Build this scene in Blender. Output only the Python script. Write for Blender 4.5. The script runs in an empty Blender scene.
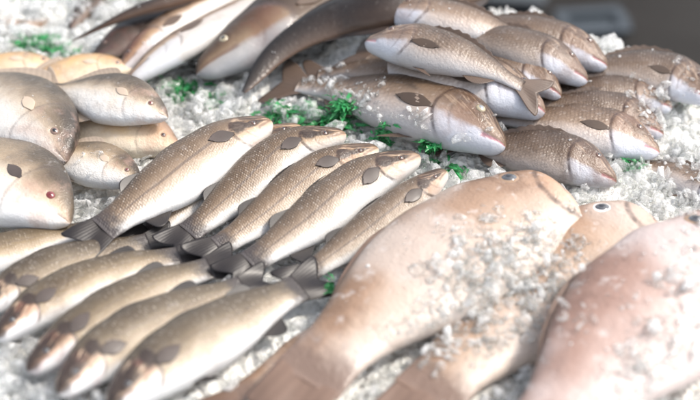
import bpy, math, random
import numpy as np
from mathutils import Vector, noise as mnoise
from mathutils.bvhtree import BVHTree

random.seed(7); RNG = np.random.default_rng(7)
SC = bpy.context.scene; COL = SC.collection
PI = math.pi

# ------------------------------------------------------------------ camera geometry
PITCH = math.radians(38); DIST = 2.26; FPX = 1400.0
CAM = np.array([0, -DIST*math.cos(PITCH), DIST*math.sin(PITCH)])
FWD = np.array([0, math.cos(PITCH), -math.sin(PITCH)])
UPV = np.array([0, math.sin(PITCH), math.cos(PITCH)])
RGT = np.array([1.0, 0, 0])

def ray(px, py):
    return FWD + (px-350)/FPX*RGT + (200-py)/FPX*UPV

def plane(px, py, z):
    r = ray(px, py); t = (z-CAM[2])/r[2]
    return CAM + t*r

# far edge of the ice bed: runs away to the right behind the bream pile
E0 = plane(380, -22, 0.0)[:2]; E1 = plane(760, 92, 0.0)[:2]
EDIR = (E1-E0)/np.linalg.norm(E1-E0); ENRM = np.array([-EDIR[1], EDIR[0]])   # points away from the camera
MC = plane(480, 95, 0)[:2]
FC = plane(560, 300, 0)[:2]

def bed_h(x, y):
    """smooth height of the ice before lumps"""
    d = ((x-MC[0])/.34)**2 + ((y-MC[1])/.26)**2
    h = .055*math.exp(-d)
    e = (x-E0[0])*ENRM[0] + (y-E0[1])*ENRM[1]
    if e > -.06: h -= (min(e+.06, .2))*.75
    return h

def at(px, py, zo):
    z = zo
    for _ in range(8):
        p = plane(px, py, z); z = bed_h(p[0], p[1]) + zo
    return plane(px, py, z)

# ------------------------------------------------------------------ node helper
class NT:
    def __init__(s, name):
        s.m = bpy.data.materials.new(name); s.m.use_nodes = True
        s.t = s.m.node_tree; s.t.nodes.clear()
        s.out = s.t.nodes.new('ShaderNodeOutputMaterial')
    def n(s, typ, **kw):
        nd = s.t.nodes.new(typ)
        for k, v in kw.items(): setattr(nd, k, v)
        return nd
    def put(s, sock, v):
        if isinstance(v, bpy.types.NodeSocket): s.t.links.new(v, sock)
        elif isinstance(v, (tuple, list)) and len(v) == 3 and sock.type == 'RGBA': sock.default_value = (*v, 1)
        else: sock.default_value = v
    def math(s, op, a, b=0.0, c=0.0, clamp=False):
        nd = s.n('ShaderNodeMath', operation=op, use_clamp=clamp)
        for i, v in enumerate((a, b, c)): s.put(nd.inputs[i], v)
        return nd.outputs[0]
    def add(s, a, b): return s.math('ADD', a, b)
    def sub(s, a, b): return s.math('SUBTRACT', a, b)
    def mul(s, a, b): return s.math('MULTIPLY', a, b)
    def step(s, v, a, b):                     # smoothstep a..b (a may exceed b)
        nd = s.n('ShaderNodeMapRange', interpolation_type='SMOOTHSTEP')
        if a > b: lo, hi, o0, o1 = b, a, 1.0, 0.0
        else: lo, hi, o0, o1 = a, b, 0.0, 1.0
        s.put(nd.inputs['Value'], v)
        for k, x in (('From Min', lo), ('From Max', hi), ('To Min', o0), ('To Max', o1)): nd.inputs[k].default_value = x
        return nd.outputs[0]
    def rng(s, v, a, b, c, d):
        nd = s.n('ShaderNodeMapRange', clamp=True); s.put(nd.inputs['Value'], v)
        for k, x in (('From Min', a), ('From Max', b), ('To Min', c), ('To Max', d)): nd.inputs[k].default_value = x
        return nd.outputs[0]
    def mix(s, f, a, b, mode='MIX'):
        nd = s.n('ShaderNodeMix', data_type='RGBA', blend_type=mode)
        s.put(nd.inputs[0], f); s.put(nd.inputs[6], a); s.put(nd.inputs[7], b)
        return nd.outputs[2]
    def ramp(s, v, stops):
        nd = s.n('ShaderNodeValToRGB'); cr = nd.color_ramp
        while len(cr.elements) < len(stops): cr.elements.new(.5)
        for e, (p, c) in zip(cr.elements, stops): e.position = p; e.color = (*c, 1)
        s.put(nd.inputs[0], v); return nd.outputs[0]
    def attr(s, name):
        a = s.n('ShaderNodeAttribute', attribute_name=name)
        x = s.n('ShaderNodeSeparateXYZ'); s.t.links.new(a.outputs['Vector'], x.inputs[0])
        return a.outputs['Vector'], x.outputs[0], x.outputs[1], x.outputs[2]
    def comb(s, x, y, z=0.0):
        c = s.n('ShaderNodeCombineXYZ')
        for i, v in enumerate((x, y, z)): s.put(c.inputs[i], v)
        return c.outputs[0]
    def noise(s, vec, scale, detail=3, rough=.55, dist=0.0):
        nd = s.n('ShaderNodeTexNoise'); s.put(nd.inputs['Vector'], vec)
        nd.inputs['Scale'].default_value = scale; nd.inputs['Detail'].default_value = detail
        nd.inputs['Roughness'].default_value = rough; nd.inputs['Distortion'].default_value = dist
        return nd.outputs['Fac']
    def voro(s, vec, scale, rand=1.0, feature='F1', dims='3D'):
        nd = s.n('ShaderNodeTexVoronoi', feature=feature, voronoi_dimensions=dims); s.put(nd.inputs['Vector'], vec)
        nd.inputs['Scale'].default_value = scale; nd.inputs['Randomness'].default_value = rand
        return nd
    def bump(s, h, strength, dist, normal=None):
        nd = s.n('ShaderNodeBump'); s.put(nd.inputs['Height'], h)
        nd.inputs['Strength'].default_value = strength; nd.inputs['Distance'].default_value = dist
        if normal is not None: s.put(nd.inputs['Normal'], normal)
        return nd.outputs[0]
    def pbr(s, col, rough=.4, normal=None, **kw):
        b = s.n('ShaderNodeBsdfPrincipled'); s.put(b.inputs['Base Color'], col); s.put(b.inputs['Roughness'], rough)
        if normal is not None: s.put(b.inputs['Normal'], normal)
        for k, v in kw.items(): s.put(b.inputs[k], v)
        return b.outputs[0]
    def done(s, sh):
        s.t.links.new(sh, s.out.inputs['Surface']); return s.m
    def rnd(s):
        return s.n('ShaderNodeObjectInfo').outputs['Random']

def vec_off(t, vec):
    """shift texture coordinates by the object's own random so no two fish carry the same marks"""
    nd = t.n('ShaderNodeVectorMath', operation='ADD')
    t.put(nd.inputs[0], vec); r = t.mul(t.rnd(), 37.0); t.put(nd.inputs[1], t.comb(r, t.mul(r, 1.7), r)); return nd.outputs[0]

def skin(name, body, head, sop=.22, scales=72, sc_amt=.5, lat=.0, flush=(.45, .12, .10), flush_amt=.35,
         blotch=.25, bl_scale=5, rough=.3, gill=.8, mouth=(.09, -.35, -.1), mouth_col=(.10, .05, .045), spots=0., bumpy=.35,
         warm=None, warm_amt=0., slime=.14, gold=0., face=0., mouth_amt=.85, eyepatch=None, hsoft=.012, tailcol=None, sat=1.0):
    """wet fish skin. prof=(length 0..1, height -1 belly..1 back, -), rest=(x,y,z)/length"""
    t = NT(name)
    rv, rx, ry, rz = t.attr('rest'); pv, s, v, a = t.attr('prof')
    ov = vec_off(t, rv)
    n1 = t.noise(ov, bl_scale, 5, .6); n2 = t.noise(ov, 26, 4, .6); n3 = t.noise(ov, 120, 2, .5)
    vv = t.add(v, t.mul(t.sub(n1, .5), .45)); vv = t.add(vv, t.mul(t.sub(n2, .5), .22))
    f = t.rng(vv, -1, 1, 0, 1)
    cb = t.ramp(f, body); ch = t.ramp(f, head)
    # gill cover edge, bowed backwards
    edge = t.sub(sop, t.mul(t.math('POWER', t.math('ABSOLUTE', t.add(v, .1)), 2.0), .07))
    edge = t.add(edge, t.mul(t.sub(n2, .5), .012))
    hm = t.step(t.sub(s, edge), hsoft, -hsoft)
    col = t.mix(hm, cb, ch)
    # scales
    sx = t.mul(rx, scales); sy = t.mul(ry, scales*1.05)
    sk = t.comb(sx, t.add(sy, t.mul(t.math('FLOOR', sx), .5)), t.mul(rz, 0.0))
    vo = t.voro(t.comb(t.add(sx, t.mul(n2, .8)), t.add(t.mul(sy, .87), t.mul(sx, .5)), 0.0), 1.0, .35, dims='2D')
    scd = vo.outputs['Distance']
    behind = t.step(t.sub(s, edge), -.0, .03)
    bellyfade = t.rng(v, -.95, -.3, .15, 1)
    smask = t.mul(behind, bellyfade)
    patch = t.rng(t.add(t.mul(n1, .6), t.mul(t.noise(ov, 11, 3, .5), .4)), .36, .58, .08, 1)
    smask = t.mul(smask, patch)
    dk = t.rng(scd, .25, .62, 0, 1)
    col = t.mix(t.mul(t.mul(dk, smask), sc_amt), col, t.mix(1.0, col, (.30, .27, .26), 'MULTIPLY'))
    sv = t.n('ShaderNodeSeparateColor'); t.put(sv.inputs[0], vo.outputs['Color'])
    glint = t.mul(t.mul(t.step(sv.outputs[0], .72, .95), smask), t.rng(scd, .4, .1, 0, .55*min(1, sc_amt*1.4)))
    col = t.mix(glint, col, (.85, .78, .70))  # glints on single scales, painted into the colour
    # blotches and slime
    col = t.mix(t.mul(t.step(n1, .52, .72), blotch), col, t.mix(1.0, col, (.42, .36, .33), 'MULTIPLY'))
    col = t.mix(t.mul(t.step(n2, .56, .75), slime*.6), col, (.80, .76, .74))
    if spots:
        sp = t.voro(ov, 34, 1.0).outputs['Distance']
        col = t.mix(t.mul(t.step(sp, .22, .12), spots), col, (.07, .055, .04))
    if warm:
        n4 = t.noise(ov, 3.1, 3, .5)
        col = t.mix(t.mul(t.step(n4, .47, .66), warm_amt), col, warm)
    if gold:
        col = t.mix(t.mul(t.mul(t.step(v, -.55, -.1), t.step(v, .75, .25)), t.mul(t.step(n2, .4, .6), gold)), col, (.62, .42, .18))
    if lat:
        ln = t.math('ABSOLUTE', t.sub(v, t.add(.05, t.mul(t.sub(s, .5), -.25))))
        col = t.mix(t.mul(t.mul(t.step(ln, .075, .025), behind), lat), col, (.13, .10, .085))
    # flushed cheeks
    hn = t.mul(t.mul(hm, t.step(n1, .46, .62)), flush_amt)
    col = t.mix(hn, col, flush)
    # gill slit
    gd = t.math('ABSOLUTE', t.sub(t.sub(s, edge), .004))
    gm = t.mul(t.step(gd, .012, .002), t.mul(t.step(v, .86, .66), t.step(v, -.98, -.75)))
    gm = t.mul(gm, t.rng(n2, .35, .6, .35, 1))
    col = t.mix(t.mul(gm, gill), col, (.06, .035, .03))
    # preopercle crease
    pd = t.math('ABSOLUTE', t.sub(t.sub(s, edge), -.055))
    pm = t.mul(t.step(pd, .010, .0), t.mul(t.step(v, .6, .3), t.step(v, -.9, -.6)))
    col = t.mix(t.mul(pm, gill*.4), col, (.12, .08, .06))
    # mouth line
    ml, m0, m1 = mouth
    mv = t.add(m1, t.mul(s, (m0-m1)/ml))
    md = t.math('ABSOLUTE', t.sub(v, mv))
    mm = t.mul(t.step(md, .16, .04), t.step(s, ml, ml*.9))
    col = t.mix(t.mul(mm, mouth_amt), col, mouth_col)
    if face:                                   # dark and tan streaks along the cheeks and forehead
        st = t.noise(t.comb(t.add(t.mul(s, 11.0), t.mul(t.rnd(), 9)), t.sub(t.mul(v, 7.0), t.mul(s, 22.0)), t.mul(t.rnd(), 31)), 1.0, 3, .55, .6)
        fm = t.mul(t.mul(hm, t.step(v, -.25, .15)), face)
        col = t.mix(t.mul(fm, t.step(st, .50, .56)), col, (.075, .05, .038))
        col = t.mix(t.mul(fm, t.step(st, .47, .41)), col, (.54, .41, .30))
    for cs, cv, ks, kv, am in eyepatch or ():     # dark marks over the eye, forehead and gill top
        ed = t.math('SQRT', t.add(t.math('POWER', t.mul(t.sub(s, cs), ks), 2.0), t.math('POWER', t.mul(t.sub(v, cv), kv), 2.0)))
        ed = t.add(ed, t.mul(t.sub(n2, .5), .9))
        col = t.mix(t.mul(t.step(ed, 1.05, .6), am), col, (.045, .032, .027))
    if tailcol: col = t.mix(t.step(t.add(s, t.mul(t.sub(n2, .5), .12)), .745, .845), col, tailcol)
    r1 = t.rnd()
    hsv = t.n('ShaderNodeHueSaturation'); t.put(hsv.inputs['Color'], col)
    t.put(hsv.inputs['Value'], t.rng(r1, 0, 1, .72, .90)); t.put(hsv.inputs['Saturation'], t.rng(t.math('FRACT', t.mul(r1, 7.3)), 0, 1, .92*sat, 1.08*sat))
    hgt = t.add(t.mul(t.mul(t.sub(1.0, scd), smask), 1.5*min(.6, sc_amt)), t.mul(n3, .35))
    hgt = t.add(hgt, t.mul(n2, .8))
    nrm = t.bump(hgt, bumpy, .0035)
    rg = t.add(t.mul(n2, .25), rough-.1)
    return t.done(t.pbr(hsv.outputs[0], rg, nrm, **{'Specular IOR Level': .32, 'Coat Weight': .26, 'Coat Roughness': .06, 'Coat Normal': t.bump(t.add(n2, t.mul(n3, .5)), .5, .005),
                                             'Subsurface Weight': .0}))

def finmat(name, c0, c1, rays=26, alpha=.0):
    t = NT(name); pv, u, v, a = t.attr('prof'); rv, *_ = t.attr('rest'); ov = vec_off(t, rv)
    n = t.noise(ov, 30, 4, .6)
    w = t.math('SINE', t.add(t.mul(v, rays*PI), t.mul(n, 1.5))); w = t.rng(w, -1, 1, 0, 1)
    f = t.add(t.mul(u, .8), t.mul(t.sub(n, .5), .7))
    col = t.mix(t.math('MULTIPLY', f, 1.0, clamp=True), c0, c1)
    col = t.mix(t.mul(w, .18), col, t.mix(1.0, col, (.4, .38, .38), 'MULTIPLY'))
    nrm = t.bump(t.add(w, t.mul(n, 2.0)), .10, .0015)
    p = t.pbr(col, .38, nrm, **{'Coat Weight': .08, 'Coat Roughness': .15, 'Specular IOR Level': .3})
    tr = t.n('ShaderNodeBsdfTranslucent'); t.put(tr.inputs[0], col)
    mx = t.n('ShaderNodeMixShader'); mx.inputs[0].default_value = .16
    t.t.links.new(p, mx.inputs[1]); t.t.links.new(tr.outputs[0], mx.inputs[2])
    return t.done(mx.outputs[0])

def plain(name, col, rough=.2, **kw):
    t = NT(name); return t.done(t.pbr(col, rough, None, **kw))

# ------------------------------------------------------------------ mesh helpers
def link_mesh(name, V, F, mat, parent=None, origin=(0, 0, 0), attrs=None, smooth=True):
    me = bpy.data.meshes.new(name)
    V = np.asarray(V, float) - np.asarray(origin, float)
    me.from_pydata(V.tolist(), [], F)
    if attrs:
        for k, arr in attrs.items():
            at_ = me.attributes.new(k, 'FLOAT_VECTOR', 'POINT'); at_.data.foreach_set('vector', np.asarray(arr, np.float32).ravel())
    if smooth: me.polygons.foreach_set('use_smooth', [True]*len(me.polygons))
    me.materials.append(mat); me.update()
    o = bpy.data.objects.new(name, me); COL.objects.link(o)
    if parent: o.parent = parent
    else: o.location = origin
    return o

def tag(o, label=None, cat=None, group=None, kind=None):
    if label: o['label'] = label
    if cat: o['category'] = cat
    if group: o['group'] = group
    if kind: o['kind'] = kind
    return o

def empty(name, loc):
    o = bpy.data.objects.new(name, None); COL.objects.link(o); o.location = loc; o.empty_display_size = .02; return o

def interp(xs, ys):
    """monotone cubic through control points"""
    xs = np.array(xs, float); ys = np.array(ys, float)
    h = np.diff(xs); d = np.diff(ys)/h; m = np.zeros_like(ys)
    m[0], m[-1] = d[0], d[-1]
    for i in range(1, len(xs)-1):
        m[i] = 0 if d[i-1]*d[i] <= 0 else 2*d[i-1]*d[i]/(d[i-1]+d[i])
    def f(x):
        x = np.clip(np.asarray(x, float), xs[0], xs[-1]); i = np.clip(np.searchsorted(xs, x)-1, 0, len(h)-1)
        t = (x-xs[i])/h[i]
        return (2*t**3-3*t**2+1)*ys[i] + (t**3-2*t**2+t)*h[i]*m[i] + (-2*t**3+3*t**2)*ys[i+1] + (t**3-t**2)*h[i]*m[i+1]
    return f

def sstep(x, a, b):
    t = np.clip((np.asarray(x, float)-a)/(b-a), 0, 1); return t*t*(3-2*t)

BODIES = []      # (verts, faces) of everything ice can lie on

class Spine:
    def __init__(s, pts, d, roll, up=(0, 0, 1)):
        P = np.array(pts, float)
        ext = np.vstack([2*P[0]-P[1], P, 2*P[-1]-P[-2]])
        out = []
        for i in range(1, len(ext)-2):
            p0, p1, p2, p3 = ext[i-1:i+3]
            for t in np.linspace(0, 1, 40, endpoint=False):
                out.append(.5*((2*p1)+(-p0+p2)*t+(2*p0-5*p1+4*p2-p3)*t*t+(-p0+3*p1-3*p2+p3)*t**3))
        out.append(P[-1]); Q = np.array(out)
        seg = np.linalg.norm(np.diff(Q, axis=0), axis=1); cum = np.r_[0, np.cumsum(seg)]
        s.L = cum[-1]; s.u = np.linspace(0, 1, 81)
        s.P = np.stack([np.interp(s.u*s.L, cum, Q[:, k]) for k in range(3)], 1)
        T = np.gradient(s.P, axis=0); 
        for _ in range(3): T[1:-1] = (T[:-2]+T[1:-1]+T[2:])/3
        T /= np.linalg.norm(T, axis=1)[:, None]
        Z = np.array(up, float)
        D = np.cross(Z, T); D /= np.linalg.norm(D, axis=1)[:, None]; N = np.cross(T, D)
        D = d*D
        r = np.radians(np.interp(s.u, [0, 1], roll if isinstance(roll, (tuple, list)) else (roll, roll)))[:, None]
        s.D = np.cos(r)*D + np.sin(r)*N; s.N = np.cos(r)*N - np.sin(r)*D; s.T = T; s.d = d
    def map(s, R):
        """rest coordinates in units of length -> world"""
        R = np.asarray(R, float); x = R[:, 0]; xc = np.clip(x, 0, 1)
        I = lambda A: np.stack([np.interp(xc, s.u, A[:, k]) for k in range(3)], 1)
        return I(s.P) + (R[:, 1:2]*I(s.D) + R[:, 2:3]*I(s.N) + (x-xc)[:, None]*I(s.T))*s.L

def grid_faces(nu, nv, flip, wrap=False, off=0):
    F = []
    for i in range(nu-1):
        for j in range(nv if wrap else nv-1):
            a = off+i*nv+j; b = off+i*nv+(j+1) % nv; c = off+(i+1)*nv+(j+1) % nv; e = off+(i+1)*nv+j
            F.append((a, e, c, b) if flip else (a, b, c, e))
    return F

class Fish:
    """species shape: profiles along the length (0 snout .. 1 tail tip)"""
    def __init__(s, top, bot, wid, end=.86, close=.03, sop=.22, op=.035, mouth=(.09, -.35, -.1), eye=(.085, .35, .018), pw=.95):
        s.top = interp(*zip(*top)); s.bot = interp(*zip(*bot)); s.wid = interp(*zip(*wid))
        s.end, s.close, s.sop, s.op, s.mouth, s.eye, s.pw = end, close, sop, op, mouth, eye, pw
    def prof(s, x, hs=1., ws=1.):
        c = np.sqrt(np.clip(1-(1-np.clip(x/s.close, 0, 1))**2, 0, 1))
        t, b = s.top(x), s.bot(x); yc = (t+b)/2
        return yc*hs, (t-b)/2*c*hs, s.wid(x)*c*ws
    def surf(s, x, v, hs=1., ws=1.):
        yc, h, w = s.prof(np.asarray(x, float), hs, ws); v = np.asarray(v, float)
        sa = np.sqrt(np.clip(1-v*v, 0, 1))
        return np.stack([np.asarray(x, float)+0*v, yc+h*v, w*sa**s.pw], -1)

def build_body(sp, fs, mat, parent, org, hs, ws, seed, kind='fish', NX=104, NA=60):
    q = np.linspace(0, 1, NX); x = fs.end*(0.42*q + 0.58*q**1.9); x[0] = 1e-4
    a = np.linspace(0, 2*PI, NA, endpoint=False)
    X, A = np.meshgrid(x, a, indexing='ij'); yc, h, w = fs.prof(X, hs, ws)
    v = np.cos(A); sg = np.sin(A)
    zz = np.sign(sg)*np.abs(sg)**fs.pw
    # gill cover stands proud, then drops to the shoulder
    e = X - (fs.sop - .07*np.abs(v+.1)**2)
    rad = 1 + fs.op*(sstep(e, -.10, -.012)*(1-sstep(e, -.004, .010)))*sstep(v, .9, .5)*sstep(-v, 1.0, .8)
    rad -= fs.op*.8*np.exp(-((e-.008)/.008)**2)*sstep(v, .9, .5)
    rad -= fs.op*.5*np.exp(-((e+.055)/.007)**2)*sstep(v, .7, .3)*sstep(-v, .95, .6)
    # mouth groove
    ml, m0, m1 = fs.mouth; mv = m1 + X/ml*(m0-m1)
    g = np.exp(-((v-mv)/.10)**2)*(1-sstep(X, ml*.8, ml))
    rad -= .10*g
    # eye socket
    ex, ev, er = fs.eye; ey = fs.surf(ex, ev, hs, ws)
    dd = np.hypot(X-ex, (yc+h*v)-ey[1])
    rad -= .07*np.exp(-(dd/(er*1.15))**2)*(sg > 0) - .05*np.exp(-((dd-er*1.5)/(er*.4))**2)*(sg > 0)
    # slight natural unevenness
    r2 = np.random.default_rng(seed)
    for _ in range(5):
        kx, ka, ph = r2.uniform(4, 16), r2.integers(1, 4), r2.uniform(0, 6.28)
        rad += .008*np.sin(kx*X*PI+ka*A+ph)
    Y = yc + h*v*(1+(rad-1)*.35); Zc = w*zz*rad
    R = np.stack([X, Y, Zc], -1).reshape(-1, 3)
    n = len(R)
    tip = np.array([[0, float(fs.prof(np.array(0.))[0])*1., 0], [fs.end, float(yc[-1, 0]), 0]])
    R = np.vstack([R, tip])
    pr = np.vstack([np.stack([X, v, np.sign(sg)], -1).reshape(-1, 3), [[0, 0, 0], [fs.end, 0, 0]]])
    flip = sp.d > 0
    F = grid_faces(NX, NA, not flip, True)
    for j in range(NA):
        k = (j+1) % NA
        F.append((n, k, j) if not flip else (n, j, k)); b = (NX-1)*NA
        F.append((n+1, b+j, b+k) if not flip else (n+1, b+k, b+j))
    F = [f[::-1] for f in F]
    W = sp.map(R); BODIES.append((W, F, kind))
    return link_mesh('body', W, F, mat, parent, org, {'rest': R, 'prof': pr})

def build_fin(name, sp, G, mat, parent, org, th=.0014):
    """G: (nu,nv,3) rest-space grid; closed thin sheet"""
    nu, nv, _ = G.shape
    U = np.zeros_like(G); 
    uu, vv = np.meshgrid(np.linspace(0, 1, nu), np.linspace(0, 1, nv), indexing='ij')
    du = np.gradient(G, axis=0); dv = np.gradient(G, axis=1); nn = np.cross(du, dv); ln = np.linalg.norm(nn, axis=-1, keepdims=True)
    nn = np.where(ln > 1e-12, nn/np.maximum(ln, 1e-12), np.array([0, 0, 1.]))
    t = th*(1-.8*uu)[..., None]
    Ta = (G+nn*t).reshape(-1, 3); Tb = (G-nn*t).reshape(-1, 3); R = np.vstack([Ta, Tb]); n = nu*nv
    F = grid_faces(nu, nv, False) + grid_faces(nu, nv, True, off=n)
    rim = [i*nv for i in range(nu)] + [(nu-1)*nv+j for j in range(1, nv)] + [i*nv+nv-1 for i in range(nu-2, -1, -1)] + [j for j in range(nv-2, 0, -1)]
    for a, b in zip(rim, rim[1:]+rim[:1]): F.append((a, b, b+n, a+n))
    if sp.d < 0: F = [f[::-1] for f in F]
    pr = np.stack([uu, vv, 0*uu], -1).reshape(-1, 3); pr = np.vstack([pr, pr])
    W = sp.map(R)
    BODIES.append((W, F, 'fin'))
    return link_mesh(name, W, F, mat, parent, org, {'rest': R, 'prof': pr})

def tail_grid(fs, hs, spread, fork, start=None, wav=.006, seed=0, lift=0.):
    nu, nv = 16, 25; s0 = fs.end-.045 if start is None else start
    u = np.linspace(0, 1, nu)[:, None]; v = np.linspace(-1, 1, nv)[None, :]
    yc, h, w = fs.prof(np.array(fs.end-.01), hs, 1.)
    end = 1 - fork*(1-np.abs(v))**1.25*(1-s0) - .10*(1-s0)*np.abs(v)**6
    X = s0 + (end-s0)*u
    half = h*.92 + (spread-h)*sstep(u, 0, 1.05)**.8
    Y = yc + v*half + 0*u
    rs = np.random.default_rng(seed)
    Z = wav*np.sin(u*3+v*4+rs.uniform(0, 6))*u + lift*u
    return np.stack(np.broadcast_arrays(X, Y, Z), -1).astype(float).copy()

def edge_fin_grid(fs, hs, s0, s1, height, sweep, side=1, lean=0., shape=.6, jag=0.):
    nu, nv = 9, 29
    u = np.linspace(0, 1, nu)[:, None]; v = np.linspace(0, 1, nv)[None, :]
    xs = s0+(s1-s0)*v; yc, h, w = fs.prof(xs, hs, 1.)
    base = yc+side*h*.96
    hf = height*(np.sin(np.clip(v, 0, 1)**shape*PI*.93+.12))
    if jag: hf = hf*(1-jag*(np.abs(np.sin(v*PI*9))))
    X = xs + sweep*u*hf/height*1.0
    Y = base + side*u*hf
    Z = lean*u*hf
    return np.stack(np.broadcast_arrays(X, Y, Z), -1).astype(float).copy()

def pect_grid(fs, hs, ws, s0, v0, length, width, ang, lift=.012):
    nu, nv = 12, 15
    u = np.linspace(0, 1, nu)[:, None]; v = np.linspace(-1, 1, nv)[None, :]
    hw = width*np.sqrt(np.sin(np.clip(u*.95+.045, 0, 1)*PI))*(.5+.5*sstep(u, 0, .45))
    ux = length*u*(1-.10*v*v); vy = hw*v + 0*u
    ca, sa = math.cos(ang), math.sin(ang)
    yc0, h0, _ = fs.prof(np.array(s0), hs, ws)
    X = s0 + ux*ca - vy*sa; Y = yc0+h0*v0 + ux*sa + vy*ca
    yc, h, w = fs.prof(X, hs, ws)
    r = np.clip((Y-yc)/np.maximum(h, 1e-4), -1, 1)
    Z = w*np.sqrt(1-r*r)**fs.pw + .0006 + lift*.35*u
    return np.stack([X, Y, Z], -1)

def build_eye(sp, fs, hs, ws, parent, org, iris, pupil, r=None, ring=None, bulge=.55):
    ex, ev, er = fs.eye; er = r or er
    c = fs.surf(ex, ev, hs, ws); c = c + np.array([0, 0, -er*.25])
    dx = 1e-3
    tx = fs.surf(ex+dx, ev, hs, ws)-fs.surf(ex-dx, ev, hs, ws); ty = fs.surf(ex, ev+.02, hs, ws)-fs.surf(ex, ev-.02, hs, ws)
    nn = np.cross(tx, ty); nn /= np.linalg.norm(nn); nn = nn if nn[2] > 0 else -nn
    ax = tx/np.linalg.norm(tx); ay = np.cross(nn, ax)
    def dome(rad, hgt, base, nu=9, nv=22):
        R = [c+nn*(base+hgt)]; 
        for i in range(1, nu):
            f = i/(nu-1)*PI/2
            for j in range(nv):
                t = j/nv*2*PI; R.append(c + nn*(base+hgt*math.cos(f)) + rad*math.sin(f)*(ax*math.cos(t)+ay*math.sin(t)))
        F = [(0, 1+j, 1+(j+1) % nv) for j in range(nv)] + [tuple(1+k for k in q) for q in grid_faces(nu-1, nv, True, True)]
        if sp.d < 0: F = [f[::-1] for f in F]
        return np.array(R), F
    R, F = dome(er, er*bulge, 0)
    e = link_mesh('eye', sp.map(R), F, iris, parent, org, {'rest': R, 'prof': R*0})
    R, F = dome(er*.56, er*bulge*.5, er*bulge*.60)
    link_mesh('pupil', sp.map(R), F, pupil, e, (0, 0, 0) if False else org, {'rest': R, 'prof': R*0})
    if ring:
        R, F = dome(er*1.45, er*bulge*.62, -.0)
        link_mesh('eyelid', sp.map(R), F, ring, parent, org, {'rest': R, 'prof': R*0})
    return e

# ------------------------------------------------------------------ species
BASS = Fish(top=[(0, .022), (.04, .040), (.1, .062), (.18, .084), (.28, .098), (.42, .100), (.56, .089), (.68, .070), (.78, .053), (.88, .050)],
            bot=[(0, -.028), (.04, -.044), (.1, -.064), (.18, -.086), (.28, -.104), (.42, -.110), (.56, -.097), (.67, -.072), (.77, -.053), (.88, -.050)],
            wid=[(0, .022), (.06, .036), (.13, .050), (.25, .062), (.4, .062), (.6, .045), (.75, .025), (.87, .003)],
            end=.86, close=.035, sop=.195, op=.025, mouth=(.06, -.30, -.1), eye=(.088, .08, .0115), pw=.72)
BREAM = Fish(top=[(0, .020), (.05, .062), (.1, .108), (.18, .160), (.28, .186), (.42, .172), (.58, .122), (.7, .074), (.8, .046), (.88, .044)],
             bot=[(0, -.045), (.05, -.072), (.1, -.092), (.2, -.124), (.35, -.145), (.5, -.130), (.65, -.082), (.76, -.048), (.88, -.042)],
             wid=[(0, .032), (.06, .052), (.14, .074), (.28, .086), (.45, .076), (.62, .046), (.76, .022), (.88, .008)],
             end=.86, close=.035, sop=.27, op=.045, mouth=(.10, -.50, -.30), eye=(.135, .42, .018))
POMF = Fish(top=[(0, .030), (.06, .10), (.14, .18), (.26, .25), (.4, .27), (.55, .225), (.7, .12), (.8, .055), (.88, .045)],
            bot=[(0, -.030), (.06, -.085), (.14, -.15), (.26, -.225), (.4, -.26), (.55, -.22), (.7, -.12), (.8, -.055), (.88, -.045)],
            wid=[(0, .028), (.08, .060), (.18, .085), (.32, .092), (.5, .074), (.68, .040), (.8, .018), (.88, .008)],
            end=.86, close=.045, pw=.7, sop=.25, op=.022, mouth=(.06, -.35, -.25), eye=(.115, .10, .0165))
LONGF = Fish(top=[(0, .016), (.06, .035), (.14, .058), (.26, .076), (.4, .078), (.6, .062), (.75, .044), (.88, .030)],
             bot=[(0, -.020), (.06, -.038), (.14, -.058), (.26, -.078), (.4, -.080), (.6, -.060), (.75, -.042), (.88, -.030)],
             wid=[(0, .020), (.08, .040), (.18, .054), (.3, .060), (.5, .050), (.7, .032), (.88, .008)],
             end=.88, close=.03, sop=.22, eye=(.085, .45, .0095), mouth=(.10, -.25, -.05))
EELF = Fish(top=[(0, .016), (.06, .034), (.14, .052), (.3, .066), (.5, .058), (.7, .040), (.85, .022), (.95, .011), (1, .002)],
            bot=[(0, -.020), (.06, -.036), (.14, -.054), (.3, -.068), (.5, -.058), (.7, -.038), (.85, -.020), (.95, -.011), (1, -.002)],
            wid=[(0, .020), (.08, .038), (.18, .048), (.3, .052), (.5, .044), (.7, .030), (.85, .014), (.95, .006), (1, .0015)],
            end=.995, close=.03, sop=.2, eye=(.085, .45, .0095), mouth=(.10, -.25, -.05))
BIGF = Fish(top=[(0, .070), (.05, .100), (.12, .120), (.25, .150), (.4, .152), (.55, .122), (.68, .086), (.78, .072), (.9, .078)],
            bot=[(0, -.070), (.06, -.110), (.14, -.135), (.25, -.160), (.4, -.160), (.55, -.128), (.68, -.090), (.78, -.074), (.9, -.078)],
            wid=[(0, .050), (.06, .066), (.14, .074), (.28, .078), (.45, .068), (.62, .046), (.78, .022), (.87, .0016)],
            end=.88, close=.05, pw=.75, sop=.085, op=.02, mouth=(.035, -.3, .2), eye=(.125, .60, .021))

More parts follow.
